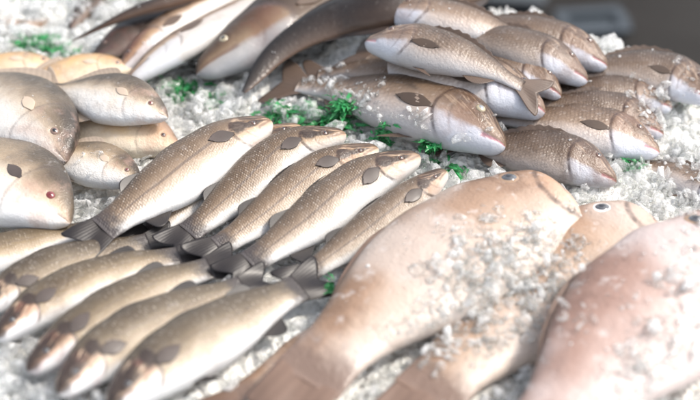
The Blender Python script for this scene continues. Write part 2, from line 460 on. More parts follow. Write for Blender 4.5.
W_ = (.80, .80, .79)
M = {}
M['bass'] = skin('sea bass skin', body=[(0, (.78, .77, .76)), (.17, (.74, .72, .69)), (.31, (.52, .435, .35)), (.47, (.33, .25, .183)), (.70, (.18, .13, .092)), (1, (.10, .075, .055))],
                 head=[(0, (.74, .71, .68)), (.20, (.62, .53, .45)), (.36, (.45, .34, .24)), (.56, (.31, .21, .135)), (.8, (.18, .12, .08)), (1, (.12, .08, .055))],
                 sop=.195, scales=100, sc_amt=.55, lat=.7, flush=(.42, .20, .14), flush_amt=.2, blotch=.3, rough=.38, tailcol=(.055, .046, .045), face=.85, mouth_amt=.5,
                 eyepatch=((.095, .06, 19, 4.2, .9), (.16, .16, 22, 2.4, .9), (.05, .62, 9, 2.6, .6)), hsoft=.02, sat=1.15)
M['bass_olive'] = skin('olive sea bass skin', body=[(0, (.76, .76, .76)), (.11, (.74, .72, .70)), (.24, (.52, .43, .325)), (.42, (.30, .235, .16)), (.66, (.145, .113, .078)), (1, (.075, .058, .04))],
                 head=[(0, (.76, .76, .77)), (.26, (.74, .71, .70)), (.37, (.56, .42, .31)), (.50, (.25, .175, .12)), (.62, (.085, .058, .044)), (1, (.04, .03, .026))],
                 sop=.195, scales=90, sc_amt=.4, lat=.25, flush=(.50, .10, .10), flush_amt=.18, blotch=.4, rough=.40, tailcol=(.055, .046, .043), face=1.0, mouth_amt=.6,
                 eyepatch=((.195, .30, 28, 2.4, .95), (.09, .04, 19, 4.2, .85), (.05, .50, 10, 2.2, .95), (.012, -.2, 26, 1.5, .8)), hsoft=.012, sat=1.12)
M['bream'] = skin('brown bream skin', body=[(0, (0.396, 0.361, 0.344)), (.20, (0.310, 0.249, 0.206)), (.40, (0.172, 0.119, 0.084)), (.7, (0.099, 0.064, 0.043)), (1, (0.039, 0.026, 0.019))],
                  head=[(0, (0.688, 0.714, 0.774)), (.22, (0.568, 0.559, 0.602)), (.31, (0.258, 0.185, 0.142)), (.45, (0.159, 0.101, 0.069)), (.75, (0.095, 0.058, 0.040)), (1, (0.047, 0.031, 0.023))],  # blue-white jaw: its own pale tone, with light from the right painted in
                  sop=.27, scales=62, sc_amt=.34, lat=.15, flush=(.26, .15, .10), flush_amt=.35, blotch=.4, rough=.36, mouth=(.09, -.50, -.30), mouth_col=(.30, .10, .11), bumpy=.5, slime=.2, face=.35, mouth_amt=.7, hsoft=.05, sat=1.08)
M['bream_pale'] = skin('pale bream skin', body=[(0, (0.585, 0.568, 0.568)), (.26, (0.499, 0.421, 0.370)), (.42, (0.275, 0.202, 0.150)), (.7, (0.142, 0.095, 0.065)), (1, (0.052, 0.036, 0.026))],
                  head=[(0, (0.705, 0.731, 0.791)), (.26, (0.636, 0.636, 0.688)), (.36, (0.344, 0.258, 0.206)), (.50, (0.194, 0.129, 0.090)), (.75, (0.112, 0.072, 0.050)), (1, (0.052, 0.036, 0.026))],  # pale jaw, its blue-white brightened in the colour for the light from the right
                  sop=.27, scales=54, sc_amt=.38, lat=.1, flush=(.34, .21, .16), flush_amt=.3, blotch=.35, rough=.36, mouth=(.09, -.50, -.30), mouth_col=(.5, .2, .22), bumpy=.5, slime=.25, face=.35, mouth_amt=.7, hsoft=.05, sat=1.08)
M['pomfret'] = skin('cream pomfret skin', body=[(0, (.80, .79, .77)), (.34, (.78, .73, .66)), (.50, (.64, .53, .41)), (.63, (.34, .26, .18)), (.78, (.12, .092, .064)), (1, (.045, .036, .028))],
                    head=[(0, (.80, .79, .78)), (.30, (.74, .68, .61)), (.46, (.50, .395, .29)), (.60, (.22, .165, .112)), (.76, (.085, .064, .046)), (1, (.04, .032, .026))],
                    sop=.25, scales=90, sc_amt=.10, flush=(.62, .40, .32), flush_amt=.3, blotch=.3, bl_scale=8, rough=.36, gill=.3, mouth=(.05, -.35, -.25), bumpy=.6, slime=.35, warm=(.66, .50, .33), warm_amt=.25, face=0, mouth_amt=.45, hsoft=.05)
M['pomfret_gold'] = skin('peach pomfret skin', body=[(0, (0.775, 0.688, 0.560)), (.36, (0.755, 0.605, 0.432)), (.6, (0.673, 0.474, 0.296)), (.82, (0.449, 0.298, 0.168)), (1, (0.204, 0.140, 0.084))],
                    head=[(0, (0.775, 0.679, 0.552)), (.40, (0.694, 0.530, 0.368)), (.62, (0.490, 0.344, 0.208)), (.82, (0.265, 0.177, 0.108)), (1, (0.112, 0.079, 0.052))],
                    sop=.25, scales=90, sc_amt=.1, flush=(.66, .42, .32), flush_amt=.3, blotch=.25, bl_scale=8, rough=.36, gill=.3, mouth=(.05, -.35, -.25), bumpy=.6, slime=.5, warm=(.78, .44, .12), warm_amt=.4, mouth_amt=.4, hsoft=.05)
M['long'] = skin('long fish skin', body=[(0, (0.680, 0.646, 0.612)), (.42, (0.646, 0.578, 0.518)), (.52, (0.340, 0.238, 0.162)), (.70, (0.145, 0.093, 0.061)), (1, (0.047, 0.032, 0.024))],
                 head=[(0, (0.680, 0.697, 0.731)), (.34, (0.612, 0.586, 0.570)), (.46, (0.408, 0.281, 0.178)), (.70, (0.170, 0.106, 0.068)), (1, (0.055, 0.039, 0.029))],
                 sop=.22, scales=90, sc_amt=.2, flush_amt=.1, blotch=.5, rough=.36, gill=.5, mouth=(.10, -.25, -.05), bumpy=.3, mouth_amt=.4)
M['long_brown'] = skin('brown backed long fish skin', body=[(0, (0.321, 0.295, 0.269)), (.20, (0.260, 0.208, 0.165)), (.34, (0.113, 0.074, 0.048)), (.6, (0.056, 0.035, 0.023)), (1, (0.020, 0.013, 0.010))],
                 head=[(0, (0.347, 0.356, 0.373)), (.30, (0.321, 0.308, 0.299)), (.40, (0.226, 0.156, 0.100)), (.66, (0.095, 0.059, 0.037)), (1, (0.028, 0.020, 0.015))],
                 sop=.22, scales=90, sc_amt=.15, flush_amt=.1, blotch=.5, rough=.4, gill=.5, mouth=(.10, -.25, -.05), bumpy=.35, mouth_amt=.4)
M['long_dark'] = skin('dark long fish skin', body=[(0, (0.132, 0.084, 0.060)), (.15, (0.060, 0.037, 0.026)), (.4, (0.027, 0.017, 0.013)), (.75, (0.013, 0.009, 0.007)), (1, (0.007, 0.005, 0.005))],
                 head=[(0, (0.240, 0.192, 0.162)), (.25, (0.120, 0.078, 0.057)), (.5, (0.054, 0.035, 0.025)), (1, (0.018, 0.014, 0.012))],
                 sop=.22, scales=110, sc_amt=.05, flush_amt=.1, blotch=.5, rough=.5, slime=.04, gill=.5, mouth=(.10, -.25, -.05), bumpy=.4, warm=(.11, .058, .036), warm_amt=.5)
M['big'] = skin('smooth tan skin', body=[(0, (0.662, 0.568, 0.496)), (.28, (0.626, 0.499, 0.408)), (.46, (0.515, 0.370, 0.272)), (.66, (0.396, 0.249, 0.160)), (.88, (0.285, 0.168, 0.100)), (1, (0.184, 0.107, 0.064))],
                head=[(0, (0.644, 0.525, 0.432)), (.32, (0.570, 0.404, 0.288)), (.6, (0.497, 0.301, 0.180)), (.85, (0.396, 0.224, 0.124)), (1, (0.276, 0.155, 0.088))],
                sop=.085, scales=120, sc_amt=.0, flush=(.45, .26, .17), flush_amt=.3, blotch=.4, bl_scale=11, rough=.42, gill=.7, mouth=(.035, -.3, .2), mouth_col=(.30, .16, .11), bumpy=1.0, slime=.7, warm=(.70, .61, .55), warm_amt=.55, hsoft=.04, sat=.92, tailcol=(.22, .145, .11))
M['big_pink'] = skin('smooth pinkish skin', body=[(0, (0.662, 0.568, 0.539)), (.32, (0.616, 0.499, 0.461)), (.48, (0.488, 0.353, 0.307)), (.68, (0.359, 0.228, 0.183)), (.9, (0.258, 0.155, 0.120)), (1, (0.175, 0.103, 0.079))],
                head=[(0, (0.607, 0.490, 0.448)), (.4, (0.497, 0.353, 0.299)), (.7, (0.359, 0.224, 0.174)), (1, (0.230, 0.138, 0.100))],
                sop=.085, scales=120, sc_amt=.0, flush=(.43, .26, .21), flush_amt=.3, blotch=.4, bl_scale=11, rough=.42, gill=.7, mouth=(.035, -.3, .2), mouth_col=(.30, .16, .11), bumpy=1.0, slime=.75, warm=(.70, .62, .60), warm_amt=.6, hsoft=.04, sat=.92, tailcol=(.22, .145, .115))
M['fin_grey'] = finmat('dark grey fin', (.045, .038, .035), (.014, .012, .014))
M['fin_slate'] = finmat('slate pectoral fin', (.075, .06, .053), (.125, .10, .09))
M['fin_cream'] = finmat('cream fin', (.66, .54, .42), (.52, .41, .32))
M['fin_brown'] = finmat('brown fin', (.15, .105, .08), (.11, .08, .064))
M['fin_flank'] = finmat('flank coloured fin', (.10, .07, .052), (.075, .054, .043))
M['fin_pale'] = finmat('pale fin', (.55, .44, .34), (.36, .29, .23))
M['fin_tan'] = finmat('tan fin', (.22, .145, .11), (.16, .105, .08), rays=12)
M['fin_dark'] = finmat('near black fin', (.07, .05, .042), (.035, .028, .026))
M['eye_grey'] = plain('grey eye', (.07, .072, .078), .08, **{'Coat Weight': 1.0})
M['eye_gold'] = plain('dull gold eye', (.34, .29, .19), .08, **{'Coat Weight': 1.0})
M['eye_white'] = plain('white eye', (.70, .68, .66), .10, **{'Coat Weight': 1.0})
M['eye_red'] = plain('red eye', (.17, .022, .022), .08, **{'Coat Weight': 1.0})
M['eye_flesh'] = plain('flesh eye', (.20, .125, .095), .1, **{'Coat Weight': 1.0})
M['eye_brown'] = plain('brown eye', (.12, .065, .045), .08, **{'Coat Weight': 1.0})
M['pupil'] = plain('black pupil', (.012, .012, .014), .04, **{'Coat Weight': 1.0})
M['pupil_red'] = plain('dark red pupil', (.13, .012, .014), .05, **{'Coat Weight': 1.0})
M['pupil_cloud'] = plain('clouded pupil', (.22, .24, .26), .08, **{'Coat Weight': 1.0})
M['lid_white'] = plain('white eye ring', (.78, .74, .72), .25)
M['lid_brown'] = plain('brown eye ring', (.30, .20, .13), .35)

SEED = [0]
def fish(kind, name, label, group, pts, d, roll=0., skinmat=None, hs=1., ws=1., cat='fish', fins='all', iris='eye_brown', pup='pupil', ring=None, eye_r=None, eye=True,
         tail=None, pect=None, finm=None, pectm=None, spread=None, fork=None):
    SEED[0] += 1; sd = SEED[0]
    if kind == 'bass':
        rv = random.Random(sd*13); roll = roll + rv.uniform(-5, 5); hs = hs*rv.uniform(.95, 1.06)
        pts = [pts[0]]+[(x+rv.uniform(-4, 4), y+rv.uniform(-3, 3), z) for x, y, z in pts[1:-1]]+[pts[-1]]
    P = [at(*p) for p in pts]
    sp = Spine(P, d, roll); org = tuple(np.round(P[len(P)//2], 5))
    root = empty(name, org); tag(root, label, cat, group)
    fs = dict(bass=BASS, bream=BREAM, pomfret=POMF, long=LONGF, eel=EELF, big=BIGF)[kind]
    build_body(sp, fs, M[skinmat], root, org, hs, ws, sd, kind)
    fm = M[finm] if finm else None
    if kind == 'bass':
        f1 = fm or M['fin_grey']
        build_fin('tail_fin', sp, tail_grid(fs, hs, .088+.008*math.sin(sd*3.3) if spread is None else spread, .30 if fork is None else fork, seed=sd), f1, root, org)
        build_fin('dorsal_fin', sp, edge_fin_grid(fs, hs, .30, .52, .014, .05, 1, .6, .5, .1), f1, root, org)
        build_fin('second_dorsal_fin', sp, edge_fin_grid(fs, hs, .56, .69, .020, .07, 1, .6, .5), f1, root, org)
        build_fin('anal_fin', sp, edge_fin_grid(fs, hs, .60, .71, .04, .06, -1, .1, .5), f1, root, org)
        build_fin('pelvic_fin', sp, edge_fin_grid(fs, hs, .27, .33, .05, .085, -1, .35, .6), f1, root, org)
        build_fin('pectoral_fin', sp, pect_grid(fs, hs, ws, .195, -.06, .115, .028, .30*math.sin(sd*2.1)), M[pectm or 'fin_slate'], root, org)
    elif kind == 'bream':
        f1 = fm or M['fin_brown']
        build_fin('tail_fin', sp, tail_grid(fs, hs, .13, .35, seed=sd), f1, root, org)
        build_fin('dorsal_fin', sp, edge_fin_grid(fs, hs, .26, .72, .035, .05, 1, .7, .6, .3), f1, root, org)
        build_fin('anal_fin', sp, edge_fin_grid(fs, hs, .56, .72, .04, .05, -1, .2, .5), f1, root, org)
        build_fin('pelvic_fin', sp, edge_fin_grid(fs, hs, .30, .36, .06, .10, -1, .35, .6), f1, root, org)
        if pect is not False: build_fin('pectoral_fin', sp, pect_grid(fs, hs, ws,   .275, -.30, .15, .026, -.02+.1*math.sin(sd*1.7), .006), M['fin_flank'], root, org)
    elif kind == 'pomfret':
        f1 = fm or M['fin_pale']
        build_fin('tail_fin', sp, tail_grid(fs, hs, .15, .5, seed=sd), f1, root, org)
        build_fin('dorsal_fin', sp, edge_fin_grid(fs, hs, .42, .80, .05, .06, 1, .15, .35), f1, root, org)
        build_fin('anal_fin', sp, edge_fin_grid(fs, hs, .42, .80, .05, .06, -1, .15, .35), f1, root, org)
        build_fin('pectoral_fin', sp, pect_grid(fs, hs, ws, .25, .0, .10, .024, .25, .008), M[pectm or 'fin_cream'], root, org)
    elif kind in ('long', 'eel'):
        f1 = fm or M['fin_brown']
        if kind != 'eel': build_fin('tail_fin', sp, tail_grid(fs, hs, .055 if spread is None else spread, .02 if kind == 'eel' else .15, seed=sd), f1, root, org)
        build_fin('dorsal_fin', sp, edge_fin_grid(fs, hs, .30, .82, .022, .03, 1, .3, .5), f1, root, org)
        build_fin('anal_fin', sp, edge_fin_grid(fs, hs, .45, .82, .02, .03, -1, .2, .5), f1, root, org)
        build_fin('pectoral_fin', sp, pect_grid(fs, hs, ws, .24, -.1, .09, .016, -.1), f1, root, org)
    elif kind == 'big':
        f1 = fm or M['fin_tan']
        build_fin('tail_fin', sp, tail_grid(fs, hs, .09 if spread is None else spread, .05, seed=sd), f1, root, org, .0018)
        build_fin('dorsal_fin', sp, edge_fin_grid(fs, hs, .34, .70, .012, .03, 1, .5, .6), f1, root, org, .003)
    if eye:
        build_eye(sp, fs, hs, ws, root, org, M[iris], M[pup], eye_r, M[ring] if ring else None)
    return root

# ---- front rank of sea bass, heads up to the right
GA = 'silver sea bass ranked with heads toward the green garnish'
A = [
 ('topmost silver sea bass, its whole white belly showing and forked tail over the lower row', [(271,121,.062),(212,150,.062),(160,192,.06),(112,226,.055),(72,250,.05)], 22, 1.12),
 ('mostly hidden sea bass tucked under the topmost silver bass, only upper head and back showing', [(302,127,.035),(250,153,.03),(190,203,.022),(125,250,.018)], 16, .95),
 ('sea bass with a striped brown head and fine scales, left of the dark-slotted bass', [(346,134,.055),(287,154,.05),(225,203,.04),(163,252,.035)], 22, 1.0),
 ('sea bass in the middle of the head-up rank, dark slot behind its eye', [(378,148,.055),(318,174,.05),(254,222,.04),(190,264,.035)], 22, 1.0),
 ('sea bass with a pink snout tip and pinkish cheek, second from the big tan fish', [(420,156,.055),(357,184,.05),(292,234,.04),(220,282,.035)], 22, 1.02),
 ('plain pale-headed sea bass at the end of the rank, lying against the big tan fish', [(446,171,.05),(402,203,.045),(345,250,.035),(280,290,.03)], 22, .95)]
for i, (lb, pts, roll, hs) in enumerate(A):
    fish('bass', 'sea_bass', lb, GA, pts, -1, roll, 'bass', hs=hs, ws=1.05)
# ---- lower rank, heads down to the left
GB = 'olive sea bass ranked with heads toward the lower left'
B = [
 ('olive sea bass touching the red-eyed pomfret, its head out of the picture', [(-90,296,.03),(-20,262,.03),(50,236,.03),(120,222,.025)], 1.0),
 ('olive sea bass under the black forked tail of the topmost silver bass', [(-24,313,.035),(40,276,.035),(110,252,.03),(178,236,.022)], 1.0),
 ('olive sea bass whose snout just touches the left picture edge, eye in view', [(-5,339,.04),(55,300,.04),(130,270,.035),(212,250,.025)], 1.0),
 ('olive sea bass with dark pointed snout, left of the red-gashed one', [(27,371,.045),(86,326,.045),(160,288,.04),(243,258,.03)], 1.0),
 ('olive sea bass with a red gash behind its eye and dark pink-edged snout', [(57,393,.05),(116,349,.05),(190,308,.045),(275,276,.032)], 1.0),
 ('olive sea bass nearest the viewer, snout cut off by the bottom edge, broad white belly', [(108,407,.055),(166,364,.055),(238,323,.05),(330,272,.035)], 1.06)]
for lb, pts, hs in B:
    fish('bass', 'sea_bass', lb, GB, pts, 1, 20, 'bass_olive', hs=hs, ws=1.05, iris='eye_grey')
# ---- bream pile
GC = 'brown bream piled on the ice'
C = [ # label, pts, d, roll, skin, hs, iris, pupil
 ('brown bream on top of the pile, belly toward the viewer, blue-white jaw pointing left', [(366,42,.11),(420,50,.115),(480,66,.11),(548,100,.085)], 1, 14, 'bream_pale', .92, 'eye_brown', 'pupil'),
 ('bream with blue-white jaw and pale flank, lying just under the topmost bream', [(546,112,.06),(490,90,.065),(420,76,.065),(345,52,.05)], -1, 12, 'bream_pale', .95, 'eye_brown', 'pupil'),
 ('front bream with open pink-lipped mouth and dull gold eye, flank covered in crushed ice', [(507,146,.055),(450,122,.055),(370,98,.045),(268,80,.03)], -1, 14, 'bream_pale', .92, 'eye_gold', 'pupil_cloud'),
 ('bream with its scaly back just showing behind the ice-covered front bream', [(470,95,.03),(410,84,.04),(355,72,.045),(296,76,.03)], -1, 15, 'bream', .9, 'eye_brown', 'pupil'),
 ('bream at the back with bright white chin, right of the topmost bream, dark round eye', [(588,81,.06),(545,60,.075),(490,42,.08),(420,22,.07)], -1, 12, 'bream', .9, 'eye_brown', 'pupil'),
 ('bream farthest back with white chin jutting out against the dark floor', [(608,66,.06),(570,50,.065),(510,32,.07),(440,12,.06)], -1, 14, 'bream', .9, 'eye_brown', 'pupil'),
 ('brown bream head wedged below the white-chinned back pair, next to the topmost tail', [(562,96,.055),(530,78,.06),(480,62,.06),(420,44,.05)], -1, 12, 'bream', .9, 'eye_brown', 'pupil'),
 ('large bream at the far right corner of the pile, pale gill patch beside the garnish', [(712,100,.06),(672,80,.055),(625,70,.05),(545,66,.03)], -1, 14, 'bream', 1.1, 'eye_brown', 'pupil'),
 ('low brown bream behind the blue-eyed one, half sunk in ice', [(672,108,.03),(635,98,.035),(590,92,.035),(520,88,.02)], -1, 14, 'bream', .95, 'eye_brown', 'pupil'),
 ('bream with a shiny blue eye, snout resting on ice', [(664,134,.035),(620,117,.04),(572,108,.04),(500,98,.025)], -1, 14, 'bream', 1.0, 'eye_white', 'pupil_cloud'),
 ('pale bream with coarse silvery scales and lilac lips above the dark front one', [(660,152,.03),(610,136,.035),(555,126,.035),(465,112,.02)], -1, 16, 'bream_pale', 1.0, 'eye_brown', 'pupil'),
 ('dark scaly bream with lilac-white jaw nearest the large tan fish, pointing at a green sprig', [(617,181,.03),(570,163,.04),(520,152,.04),(430,140,.02)], -1, 16, 'bream', 1.0, 'eye_brown', 'pupil'),
 ('bream with pinkish-white head pointing left at the back, below the long dark fish', [(385,12,.10),(430,20,.10),(490,30,.09),(560,50,.07)], 1, 14, 'bream_pale', .9, 'eye_brown', 'pupil'),
 ('bream almost buried in ice at the right edge of the picture', [(735,215,.02),(700,190,.02),(660,172,.01),(600,160,-.01)], -1, 10, 'bream_pale', .9, 'eye_brown', 'pupil')]
for lb, pts, d, roll, sk, hs, ir, pu in C:
    hs *= .92; pts = [(x, y, z-.010) for x, y, z in pts]
    fish('bream', 'bream', lb, GC, pts, d, roll, sk, hs=hs, iris=ir, pup=pu, pect=any(k in lb for k in ('just under', 'front bream', 'on top', 'lilac lips', 'far right')))
# ---- pale pomfret-like fish at left
GD = 'pale round-bodied pomfret heaped at the left'
D_ = [
 ('large round cream pomfret with a red eye and grey pectoral fin, at the left edge', [(70,224,.05),(35,200,.06),(-20,170,.055),(-90,130,.04)], -1, 8, 'pomfret', .80, 'eye_red', 'pupil_red'),
 ('cream pomfret with dark olive back edge, head pointing down toward the red-eyed one', [(66,162,.05),(42,132,.06),(0,100,.055),(-60,60,.04)], -1, 8, 'pomfret', .72, 'eye_flesh', 'pupil'),
 ('cream pomfret with dark forehead and white belly beside the green garnish', [(168,118,.075),(130,104,.08),(90,94,.07),(35,84,.05)], -1, 20, 'pomfret', .66, 'eye_flesh', 'pupil_red'),
 ('orange-tinted pomfret lying under the dark-foreheaded one, flank only', [(180,150,.02),(140,136,.03),(100,128,.03),(30,118,.02)], -1, 14, 'pomfret_gold', .7, 'eye_flesh', 'pupil'),
 ('small tan pomfret with pinkish eye and dark bluish chin beside the top silver bass', [(141,184,.045),(110,170,.045),(80,160,.04),(25,146,.025)], -1, 14, 'pomfret', .66, 'eye_flesh', 'pupil_red'),
 ('peach pomfret lying flat behind the dark-backed cream one', [(135,70,.03),(90,72,.035),(50,80,.03),(-10,96,.02)], -1, 10, 'pomfret_gold', .62, 'eye_flesh', 'pupil'),
 ('peach pomfret at the left edge below the green sprig, half under another', [(60,66,.02),(20,68,.025),(-20,76,.02),(-80,92,.01)], -1, 8, 'pomfret_gold', .6, 'eye_flesh', 'pupil'),
 ('grey-brown pomfret tail end poking in at the left edge between two cream ones', [(-70,160,.055),(-45,154,.055),(-15,148,.06),(24,138,.065)], 1, 6, 'pomfret', .5, 'eye_flesh', 'pupil')]
for lb, pts, d, roll, sk, hs, ir, pu in D_:
    fish('pomfret', 'pomfret', lb, GD, pts, d, roll, sk, hs=hs, ws=.85, iris=ir, pup=pu, finm='fin_grey' if 'tail end' in lb else None, pectm='fin_slate' if 'left edge' in lb and 'large' in lb else None)
# ---- long fish at the top
GE = 'long slender fish laid across the back'
E_ = [
 ('long white-bellied fish lying belly-up with its jaw at the garnish, top left', [(128,82,.05),(175,50,.06),(235,16,.06),(330,-40,.05)], 1, -16, 'long', 1.05, None),
 ('long brown-backed fish with a round pale-ringed eye and blue-white jaw, beside the white-bellied fish', [(196,74,.045),(245,45,.055),(310,8,.055),(420,-45,.05)], 1, 16, 'long_brown', 1.08, 'eye_gold'),
 ('long dark brown fish whose reddish tail tapers down onto the ice', [(520,-60,.10),(420,-10,.10),(330,22,.08),(278,52,.065),(242,94,.045)], -1, 20, 'long_dark', 1.25, None),
 ('thin dark fish lying over the heap at the top left, narrow tail pointing left', [(270,-38,.08),(190,-4,.085),(130,14,.08),(70,42,.05)], -1, 10, 'long_dark', .6, None),
 ('brown mottled fish beside the white-bellied one, head sunk in ice', [(92,60,.03),(130,38,.04),(180,10,.04),(260,-30,.03)], 1, 14, 'long_dark', 1.3, 'eye_brown'),
 ('pinkish brown fish squeezed between the mottled and the white-bellied fish', [(118,74,.03),(152,42,.05),(205,8,.055),(290,-40,.04)], 1, 10, 'long', .9, 'eye_brown'),
 ('brown fish mostly buried in ice at the very top left, only a dark back showing', [(70,30,.01),(84,10,.015),(110,-14,.015),(160,-50,.01)], 1, 6, 'long_dark', .9, None),
 ('reddish brown fish under ice at the top left edge, only brown patches showing', [(60,20,-.012),(30,28,-.004),(0,22,-.002),(-50,0,-.01)], 1, 0, 'big', .6, None)]
for lb, pts, d, roll, sk, hs, ir in E_:
    k = 'eel' if sk == 'long_dark' and 'mottled' not in lb else 'long'
    fish(k, 'long_fish', lb, GE, pts, d, roll, sk, hs=hs, iris=ir or 'eye_brown', eye=ir is not None, finm='fin_dark' if 'dark' in sk else None, spread=.014 if 'dark' in lb else .04, ws=.8)
# ---- big tan fish at right
GF = 'large smooth tan fish in the right foreground'
F_ = [
 ('large tan fish with a grey eye, whole back and tail visible beside the silver bass', [(566,196,.06),(505,226,.06),(425,275,.055),(350,335,.05),(272,418,.04)], -1, 6, 'big', 1.10, 'eye_grey', 'lid_brown'),
 ('tan fish with a white-ringed eye, body buried under crushed ice between two others', [(656,226,.04),(590,258,.035),(520,312,.02),(450,372,.03),(395,430,.03)], -1, 6, 'big', 1.12, 'eye_grey', 'lid_white'),
 ('large pinkish-brown fish in the right corner nearest the viewer, head beyond the picture edge', [(748,236,.07),(690,280,.075),(615,345,.07),(555,420,.06),(490,500,.04)], -1, 8, 'big_pink', 1.15, 'eye_grey', 'lid_brown'),
 ('orange-brown tail sticking out beneath the large tan fish at the bottom', [(440,300,-.01),(370,335,-.01),(300,358,.0),(210,418,.005)], -1, 4, 'big', .7, 'eye_grey', None)]
for lb, pts, d, roll, sk, hs, ir, rg in F_:
    fish('big', 'large_fish', lb, GF, pts, d, roll, sk, hs=hs, iris=ir, pup='pupil', ring=rg, eye=rg is not None)

# ------------------------------------------------------------------ ice bed, counter, floor
def ice_mat(name, tint, lo, hi, tpw):
    t = NT(name)
    pos = t.n('ShaderNodeNewGeometry').outputs['Position']
    n1 = t.noise(pos, 75, 3, .6); n2 = t.noise(pos, 260, 2, .6)
    nrm = t.bump(t.add(n1, t.mul(n2, .4)), .4, .005)
    tp = t.n('ShaderNodeBsdfTransparent'); t.put(tp.inputs[0], (.985, .99, .985))
    df = t.n('ShaderNodeBsdfDiffuse'); t.put(df.inputs[0], tint); t.put(df.inputs['Normal'], nrm)
    tl = t.n('ShaderNodeBsdfTranslucent'); t.put(tl.inputs[0], tint); t.put(tl.inputs['Normal'], nrm)
    gs = t.n('ShaderNodeBsdfGlass'); t.put(gs.inputs['Color'], (.99, .99, .99)); gs.inputs['Roughness'].default_value = .0; gs.inputs['IOR'].default_value = 1.31
    def mx(f, a, b):
        m = t.n('ShaderNodeMixShader'); t.put(m.inputs[0], f); t.t.links.new(a, m.inputs[1]); t.t.links.new(b, m.inputs[2]); return m.outputs[0]
    cloudy = mx(.5, df.outputs[0], tl.outputs[0])
    see = mx(tpw, tp.outputs[0], gs.outputs[0])
    return t.done(mx(t.rng(n1, .62, .48, lo, hi), cloudy, see))

M['chip'] = ice_mat('crushed ice', (.99, .99, .985), .28, .86, .40)
M['slush'] = ice_mat('melting ice', (.99, .985, .975), .55, .92, .38)
t = NT('packed ice')
pos = t.n('ShaderNodeNewGeometry').outputs['Position']
n0 = t.noise(pos, 7, 4, .55); n1 = t.noise(pos, 70, 4, .65); v1 = t.voro(pos, 90, 1.0).outputs['Distance']
c = t.mix(t.rng(n0, .35, .65, 0, 1), (.88, .89, .86), (.90, .86, .80))
c = t.mix(t.rng(n1, .45, .62, 0, .6), c, (.66, .69, .66))
M['bed'] = t.done(t.pbr(c, .22, t.bump(t.add(v1, n1), .8, .012), **{'Coat Weight': .4}))

def bed_surface():
    x0, x1, y0, y1, st = -1.15, 1.05, -1.0, 1.25, .0085
    nx, ny = int((x1-x0)/st), int((y1-y0)/st); V = []
    for i in range(nx):
        for j in range(ny):
            x, y = x0+i*st, y0+j*st
            e = (x-E0[0])*ENRM[0] + (y-E0[1])*ENRM[1]
            n = mnoise.fractal(Vector((x*14, y*14, 0)), 1.0, 2.1, 4)*.010 + mnoise.cell(Vector((x*70, y*70, 3)))*.005
            V.append((x, y, bed_h(x, y)+n - (0 if e < .07 else min(.5, (e-.07)*1.2))))
    F = grid_faces(nx, ny, True)
    keep = []
    for f in F:
        p = V[f[0]]; e = (p[0]-E0[0])*ENRM[0] + (p[1]-E0[1])*ENRM[1]
        if e < .14: keep.append(f)
    used = sorted({i for f in keep for i in f}); mp = {o: k for k, o in enumerate(used)}
    return [V[i] for i in used], [tuple(mp[i] for i in f) for f in keep]
BV, BF = bed_surface()
o = link_mesh('ice_bed', BV, BF, M['bed'], smooth=True); tag(o, kind='structure')

# stall counter beneath (a tray with a raised steel rim), turned like the far edge
def box(V, F, c, ax, ay, hx, hy, z0, z1):
    b = len(V); 
    for z in (z0, z1):
        for sx, sy in ((-1, -1), (1, -1), (1, 1), (-1, 1)):
            p = np.array(c)+ax*hx*sx+ay*hy*sy; V.append((p[0], p[1], z))
    F += [tuple(b+k for k in q) for q in ((3, 2, 1, 0), (4, 5, 6, 7), (0, 1, 5, 4), (1, 2, 6, 5), (2, 3, 7, 6), (3, 0, 4, 7))]
M['steel'] = plain('brushed steel', (.35, .36, .37), .35, Metallic=1.0)
cen = E0 + EDIR*.45 - ENRM*.72
root = empty('market_stall', (cen[0], cen[1], -.9)); tag(root, 'steel market stall counter holding the ice and fish, far edge at upper right', 'stall')
V = []; F = []; box(V, F, cen, EDIR, ENRM, 1.5, .80, -.30, -.20); link_mesh('tray', V, F, M['steel'], root, tuple(root.location), smooth=False)
V = []; F = []; box(V, F, cen, EDIR, ENRM, 1.45, .76, -.9, -.302); link_mesh('cabinet', V, F, plain('grey panel', (.2, .2, .21), .5), root, tuple(root.location), smooth=False)
# floor
t = NT('wet concrete floor'); pos = t.n('ShaderNodeNewGeometry').outputs['Position']
n0 = t.noise(pos, 1.2, 5, .6); n1 = t.noise(pos, 9, 4, .6)
c = t.mix(t.rng(n0, .35, .65, 0, 1), (.014, .012, .0105), (.026, .024, .022)); c = t.mix(t.rng(n1, .4, .7, 0, .4), c, (.018, .017, .016))
fl = link_mesh('floor', [(-12, -8, -.9), (12, -8, -.9), (12, 16, -.9), (-12, 16, -.9)], [(0, 1, 2, 3)], t.done(t.pbr(c, .75, None, **{'Specular IOR Level': .15})), smooth=False); tag(fl, kind='structure')

